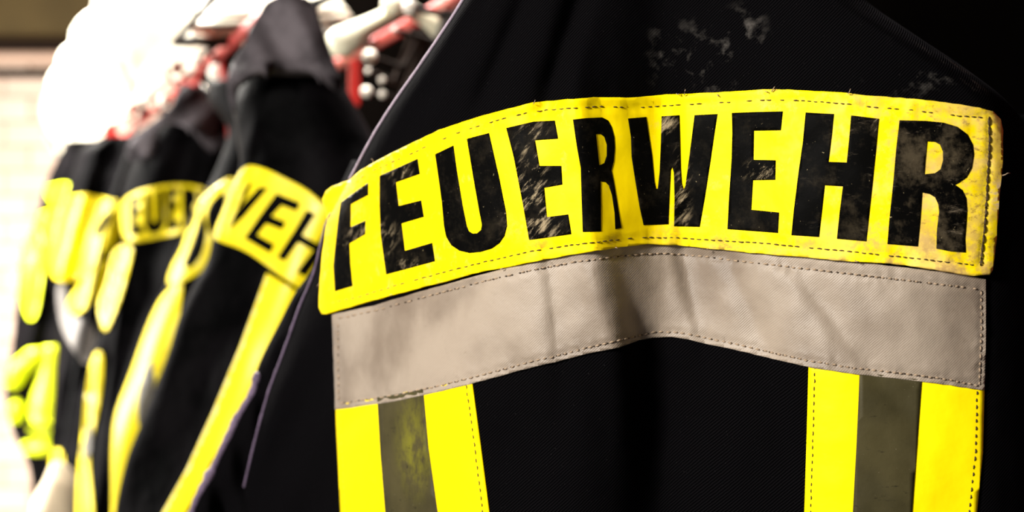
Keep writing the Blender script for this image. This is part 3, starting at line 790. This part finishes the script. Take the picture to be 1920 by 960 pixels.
# sixth jacket, the last
f6 = lambda x, y: .016*sin((x+y*.25)*.11)+.01*noise.noise(Vector((x*.04, y*.02, 14)))
J6, S6 = jacket('last jacket of the row, black with lime yellow cuffs, against the pale wall', [
    (262, 128, 185, 3.75), (300, 106, 210, 3.75), (345, 86, 220, 3.75), (420, 64, 215, 3.75), (500, 38, 210, 3.75), (560, 32, 200, 3.75), (655, 22, 190, 3.75), (743, 10, 180, 3.75), (810, 24, 175, 3.75),
    (868, 52, 172, 3.75), (943, 62, 170, 3.75), (1020, 66, 165, 3.75)], .09, f6)
sheet('shoulder_patch', [chaikin([(84, 350), (105, 345), (125, 342), (142, 350), (158, 372), (150, 390), (118, 392), (90, 380)], 2)], S6.front, .01, M['lime'], J6, 8, .002)
sheet('back_patch', [chaikin([(72, 395), (128, 392), (122, 425), (104, 430), (88, 425), (70, 425)], 2)], S6.front, .01, M['row_yellow'], J6, 8, .002)
sheet('sleeve_stripe', [chaikin([(60, 425), (76, 428), (82, 470), (79, 530), (70, 590), (56, 604), (44, 585), (36, 530), (38, 470)], 2)], S6.front, .01, M['lime'], J6, 8, .002)
sheet('yellow_strap', [chaikin([(84, 424), (108, 424), (104, 455), (94, 464), (84, 455)], 2)], S6.front, .011, M['row_yellow'], J6, 8, .002)
def cuff(name, prof, mat, parent, n=20):
    """gathered cuff: (px, py, half width px, distance) stations"""
    pts = [P(a, b, d) for a, b, w, d in prof]; rad = [w*d/F for a, b, w, d in prof]
    return tube(name, pts, rad, mat, parent, n, 1.0)
cuff('sleeve_cuff', [(93, 648, 12, 3.62), (94, 660, 17, 3.62), (93, 700, 18, 3.62), (88, 740, 27, 3.62), (87, 770, 33, 3.62), (87, 792, 28, 3.62), (84, 806, 33, 3.62), (83, 830, 40, 3.62), (82, 848, 38, 3.62), (82, 852, 20, 3.62)], M['lime'], J6)
cuff('sleeve_cuff', [(76, 655, 6, 3.6), (66, 668, 20, 3.6), (50, 680, 19, 3.6), (34, 694, 20, 3.6), (24, 720, 16, 3.6), (22, 742, 10, 3.6)], M['lime'], J6)
cuff('sleeve_cuff', [(30, 750, 8, 3.6), (31, 760, 13, 3.6), (31, 775, 14, 3.6), (30, 788, 9, 3.6), (30, 794, 5, 3.6)], M['lime'], J6)
loop_of(J6, 157, 268, 3.75, row(.40, 3.6, .345))

# cream bundle at the foot of the row
bm = bmesh.new(); bmesh.ops.create_uvsphere(bm, u_segments=28, v_segments=20, radius=1)
c = P(108, 985, 2.75)
for v in bm.verts:
    q = v.co.copy(); k = 1+.10*noise.noise(q*2.2)
    v.co = Vector((q.x*.055*k, q.y*.06*k, q.z*.095*k + (.03*bump(q.x-.1, .4) if q.z > 0 else 0)))+c
bag = empty('cloth_bag', c-Vector((0, 0, .095)), 'pale cream cloth bag hanging low beside the yellow straps', 'bag')
link_mesh('pouch', bm, M['bundle'], bag)
tube('drawstring', [c+Vector((0, 0, .09)), c+Vector((.02, .05, .3)), c+Vector((.06, .12, .6)), row(.335, 2.98, .33)], .0025, M['lining'], bag, 6)

# ------------------------------------------------------------------ helmets on the rack
def make_helmet():
    root = empty('helmet', (0, 0, 0))
    bm = bmesh.new(); rings = []; seg = 44
    prof = [(.0, .150), (.25, .148), (.5, .138), (.72, .118), (.88, .090), (.96, .060), (1.0, .030), (1.02, .012), (1.06, -.002), (1.13, -.010), (1.15, -.016)]
    for r, h in prof:
        ring = []
        for k in range(seg):
            a = 2*pi*k/seg; rx, ry = .112, .138
            rear = max(0, -sin(a)); fl = max(0, r-1.0)
            q = Vector((cos(a)*rx*r, sin(a)*ry*(r+fl*.5*rear), h-.03*rear*min(1, fl/.2)))
            if r < 1: q.z += .012*bump(q.x, .018)                     # raised comb along the crown
            ring.append(bm.verts.new(q))
        rings.append(ring)
    for r0, r1 in zip(rings, rings[1:]):
        for k in range(seg): bm.faces.new((r0[k], r0[(k+1) % seg], r1[(k+1) % seg], r1[k]))
    bmesh.ops.remove_doubles(bm, verts=bm.verts[:], dist=1e-5)
    bmesh.ops.recalc_face_normals(bm, faces=bm.faces[:])
    o = link_mesh('shell', bm, M['helmet'], root); solidify(o, .004)
    pts = [Vector((cos(a)*.129, sin(a)*.160, -.018-.03*max(0, -sin(a)))) for a in [2*pi*k/40 for k in range(41)]]
    tube('brim_edge', pts, .004, M['helmet'], root, 8)
    bm = bmesh.new(); g = []
    for j in range(9):
        g.append([bm.verts.new(Vector((cos(a)*.128, sin(a)*.158+.004*j, .060-.011*j))) for a in [pi*.12+pi*.76*i/22 for i in range(23)]])
    for r0, r1 in zip(g, g[1:]):
        for k in range(22): bm.faces.new((r0[k], r0[k+1], r1[k+1], r1[k]))
    o = link_mesh('visor', bm, M['visor'], root); solidify(o, .002)
    bm = bmesh.new(); g = []
    for j in range(6):
        g.append([bm.verts.new(Vector((cos(a)*(.098+.002*j), sin(a)*(.122+.004*j), .0-.009*j+.004*sin(i*1.3)))) for i, a in enumerate([pi*1.15+pi*.7*i/18 for i in range(19)])])
    for r0, r1 in zip(g, g[1:]):
        for k in range(18): bm.faces.new((r0[k], r0[k+1], r1[k+1], r1[k]))
    o = link_mesh('liner_band', bm, M['helmet_dark'], root); solidify(o, .004)
    return root
def copy_tree(o, parent=None):
    c = o.copy(); COL.objects.link(c)
    if parent: c.parent = parent
    for ch in list(o.children): copy_tree(ch, c)
    return c
H0 = make_helmet()
HP = [(505, -52, 2.35, 'cream helmet cut by the top edge, directly left of the big dark hood', .3, -.10),
      (330, 52, 2.75, 'largest glaring white helmet with clear visor, in front of the rest of the helmet row', 1.1, -.75),
      (262, 126, 3.15, 'second helmet in the glaring white row, just behind the largest one', .9, -.72),
      (216, 170, 3.65, 'middle helmet of the glaring white row, behind two larger ones', .8, -.70),
      (186, 198, 4.2, 'small white helmet fourth along the receding row, before the last one', .9, -.70),
      (164, 226, 4.8, 'smallest and farthest white helmet at the end of the row by the brick wall', .9, -.70)]
for i, (px, py, d, lab, rz, tilt) in enumerate(HP):
    h = H0 if i == 0 else copy_tree(H0)
    h.location = P(px, py, d)-Vector((0, 0, .06 if i == 0 else 0))
    h.rotation_euler = (Matrix.Rotation(tilt, 3, 'Y') @ Matrix.Rotation(.45 if i else 0, 3, 'X') @ Matrix.Rotation(rz, 3, 'Z')).to_euler()
    tag(h, lab, 'helmet', 'helmets on the rack')

# broad moulded hanger between the two nearest jackets
hg = empty('coat_hanger', P(690, 115, 2.0), 'broad cream coat hanger without a jacket, in the gap left of the nearest jacket', 'hanger')
arm = [(622, 84, 22), (640, 80, 30), (665, 66, 27), (692, 48, 19), (715, 34, 15), (738, 22, 15), (752, 14, 17), (775, 22, 15), (805, 40, 16), (840, 70, 22), (865, 88, 26), (880, 96, 18)]
tube('shoulder_bar', [P(a, b, 1.98+.0004*(a-622)) for a, b, w in arm], [w*2.0/F for a, b, w in arm], M['hanger'], hg, 18)
k = P(736, 10, 2.0)
ball('neck_boss', k, .016, M['hanger'], hg)
tube('hanger_hook', [k, k+Vector((.0, 0, .03)), k+Vector((.012, 0, .05)), row(.659, 2.03, .36)+Vector((-.02, 0, .016)), row(.659, 2.03, .36)+Vector((.004, 0, .021)), row(.659, 2.03, .36)+Vector((.02, 0, .006))], .0028, M['chrome'], hg, 8)

# ------------------------------------------------------------------ the room
WY = 5.6
def slab(name, c, s, mat, rz=0, parent=None, **kw):
    bm = bmesh.new(); boxmesh(bm, (0, 0, 0), s, rz)
    if kw.get('bev'): bmesh.ops.bevel(bm, geom=bm.edges[:], offset=kw['bev'], segments=2, affect='EDGES')
    bmesh.ops.translate(bm, verts=bm.verts, vec=Vector(c))
    o = link_mesh(name, bm, mat, parent, smooth=False, origin=Vector(c))
    return o
ztop = CAMZ+.85
o = slab('wall_back', (-1.8, WY+.1, 1.5), (5.0, .2, 3.0), M['brick']); o['kind'] = 'structure'
ang = math.atan(.37)
o = slab('wall_right', row(.82, 2.4, 1.5-CAMZ), (.04, 7.2, 3.0), M['darkwall'], ang); o['kind'] = 'structure'
o = slab('floor', (-1.2, 2.2, -.05), (6.4, 7.4, .1), M['floor']); o['kind'] = 'structure'
o = slab('ceiling', (-1.2, 2.2, 3.05), (6.4, 7.4, .1), M['beam']); o['kind'] = 'structure'
o = slab('trim_1', (-2.05, WY-.14, CAMZ+1.225), (3.6, .28, .78), M['beam'], bev=.01); o['kind'] = 'structure'
o = slab('trim_2', (-2.05, WY-.06, CAMZ+.822), (3.6, .12, .065), M['umber'], bev=.005); o['kind'] = 'structure'
o = slab('trim_3', (-2.05, WY-.03, CAMZ+.713), (3.6, .06, .03), M['umber'], bev=.005); o['kind'] = 'structure'
pp = tube('wall_pipe', [Vector((-3.8, WY-.12, CAMZ+.763)), Vector((-2.0, WY-.12, CAMZ+.763)), Vector((-.3, WY-.12, CAMZ+.763))], .026, M['pipe'])
tag(pp, 'horizontal beige pipe on the brick wall below the olive brown boards', 'pipe')

# ------------------------------------------------------------------ light
def area(name, loc, target, size, power, col=(1, 1, 1)):
    l = bpy.data.lights.new(name, 'AREA'); l.energy = power; l.size = size; l.color = col
    o = bpy.data.objects.new(name, l); COL.objects.link(o); o.location = loc
    o.rotation_euler = (Vector(target)-Vector(loc)).to_track_quat('-Z', 'Y').to_euler(); return o
area('key_light', (-1.5, -.40, 2.15), (0, .85, 1.45), .45, 63, (1, .95, .88))  # unseen key light, set left to bring out the nearest jacket's folds
area('rack_lamp', (-1.5, 3.5, 2.75), (-.9, 3.3, 1.7), .9, 190, (1, .95, .87))
area('rail_fill', (-.25, 2.1, 2.75), (.0, 1.9, 1.5), .5, 55, (1, .96, .90))  # unseen fill light added to brighten the hanger and the hood
area('side_window', (-2.4, 2.8, 1.6), (-1.2, 4.3, 1.3), 1.0, 125, (1, .96, .90))
w = bpy.data.worlds.new('World'); sc.world = w; w.use_nodes = True
w.node_tree.nodes['Background'].inputs['Color'].default_value = (.9, .92, 1, 1)
w.node_tree.nodes['Background'].inputs['Strength'].default_value = .10

# ------------------------------------------------------------------ camera
cam = bpy.data.cameras.new('Camera'); co = bpy.data.objects.new('Camera', cam); COL.objects.link(co)
co.location = (0, 0, CAMZ); co.rotation_euler = (pi/2, 0, 0)
cam.sensor_width = 36; cam.lens = 50; cam.clip_start = .02
cam.dof.use_dof = True; cam.dof.focus_distance = .80; cam.dof.aperture_fstop = 5.5
sc.camera = co
sc.view_settings.view_transform = 'Standard'; sc.view_settings.look = 'None'
sc.view_settings.gamma = 1; sc.view_settings.use_curve_mapping = False
sc.view_settings.exposure = 0.6
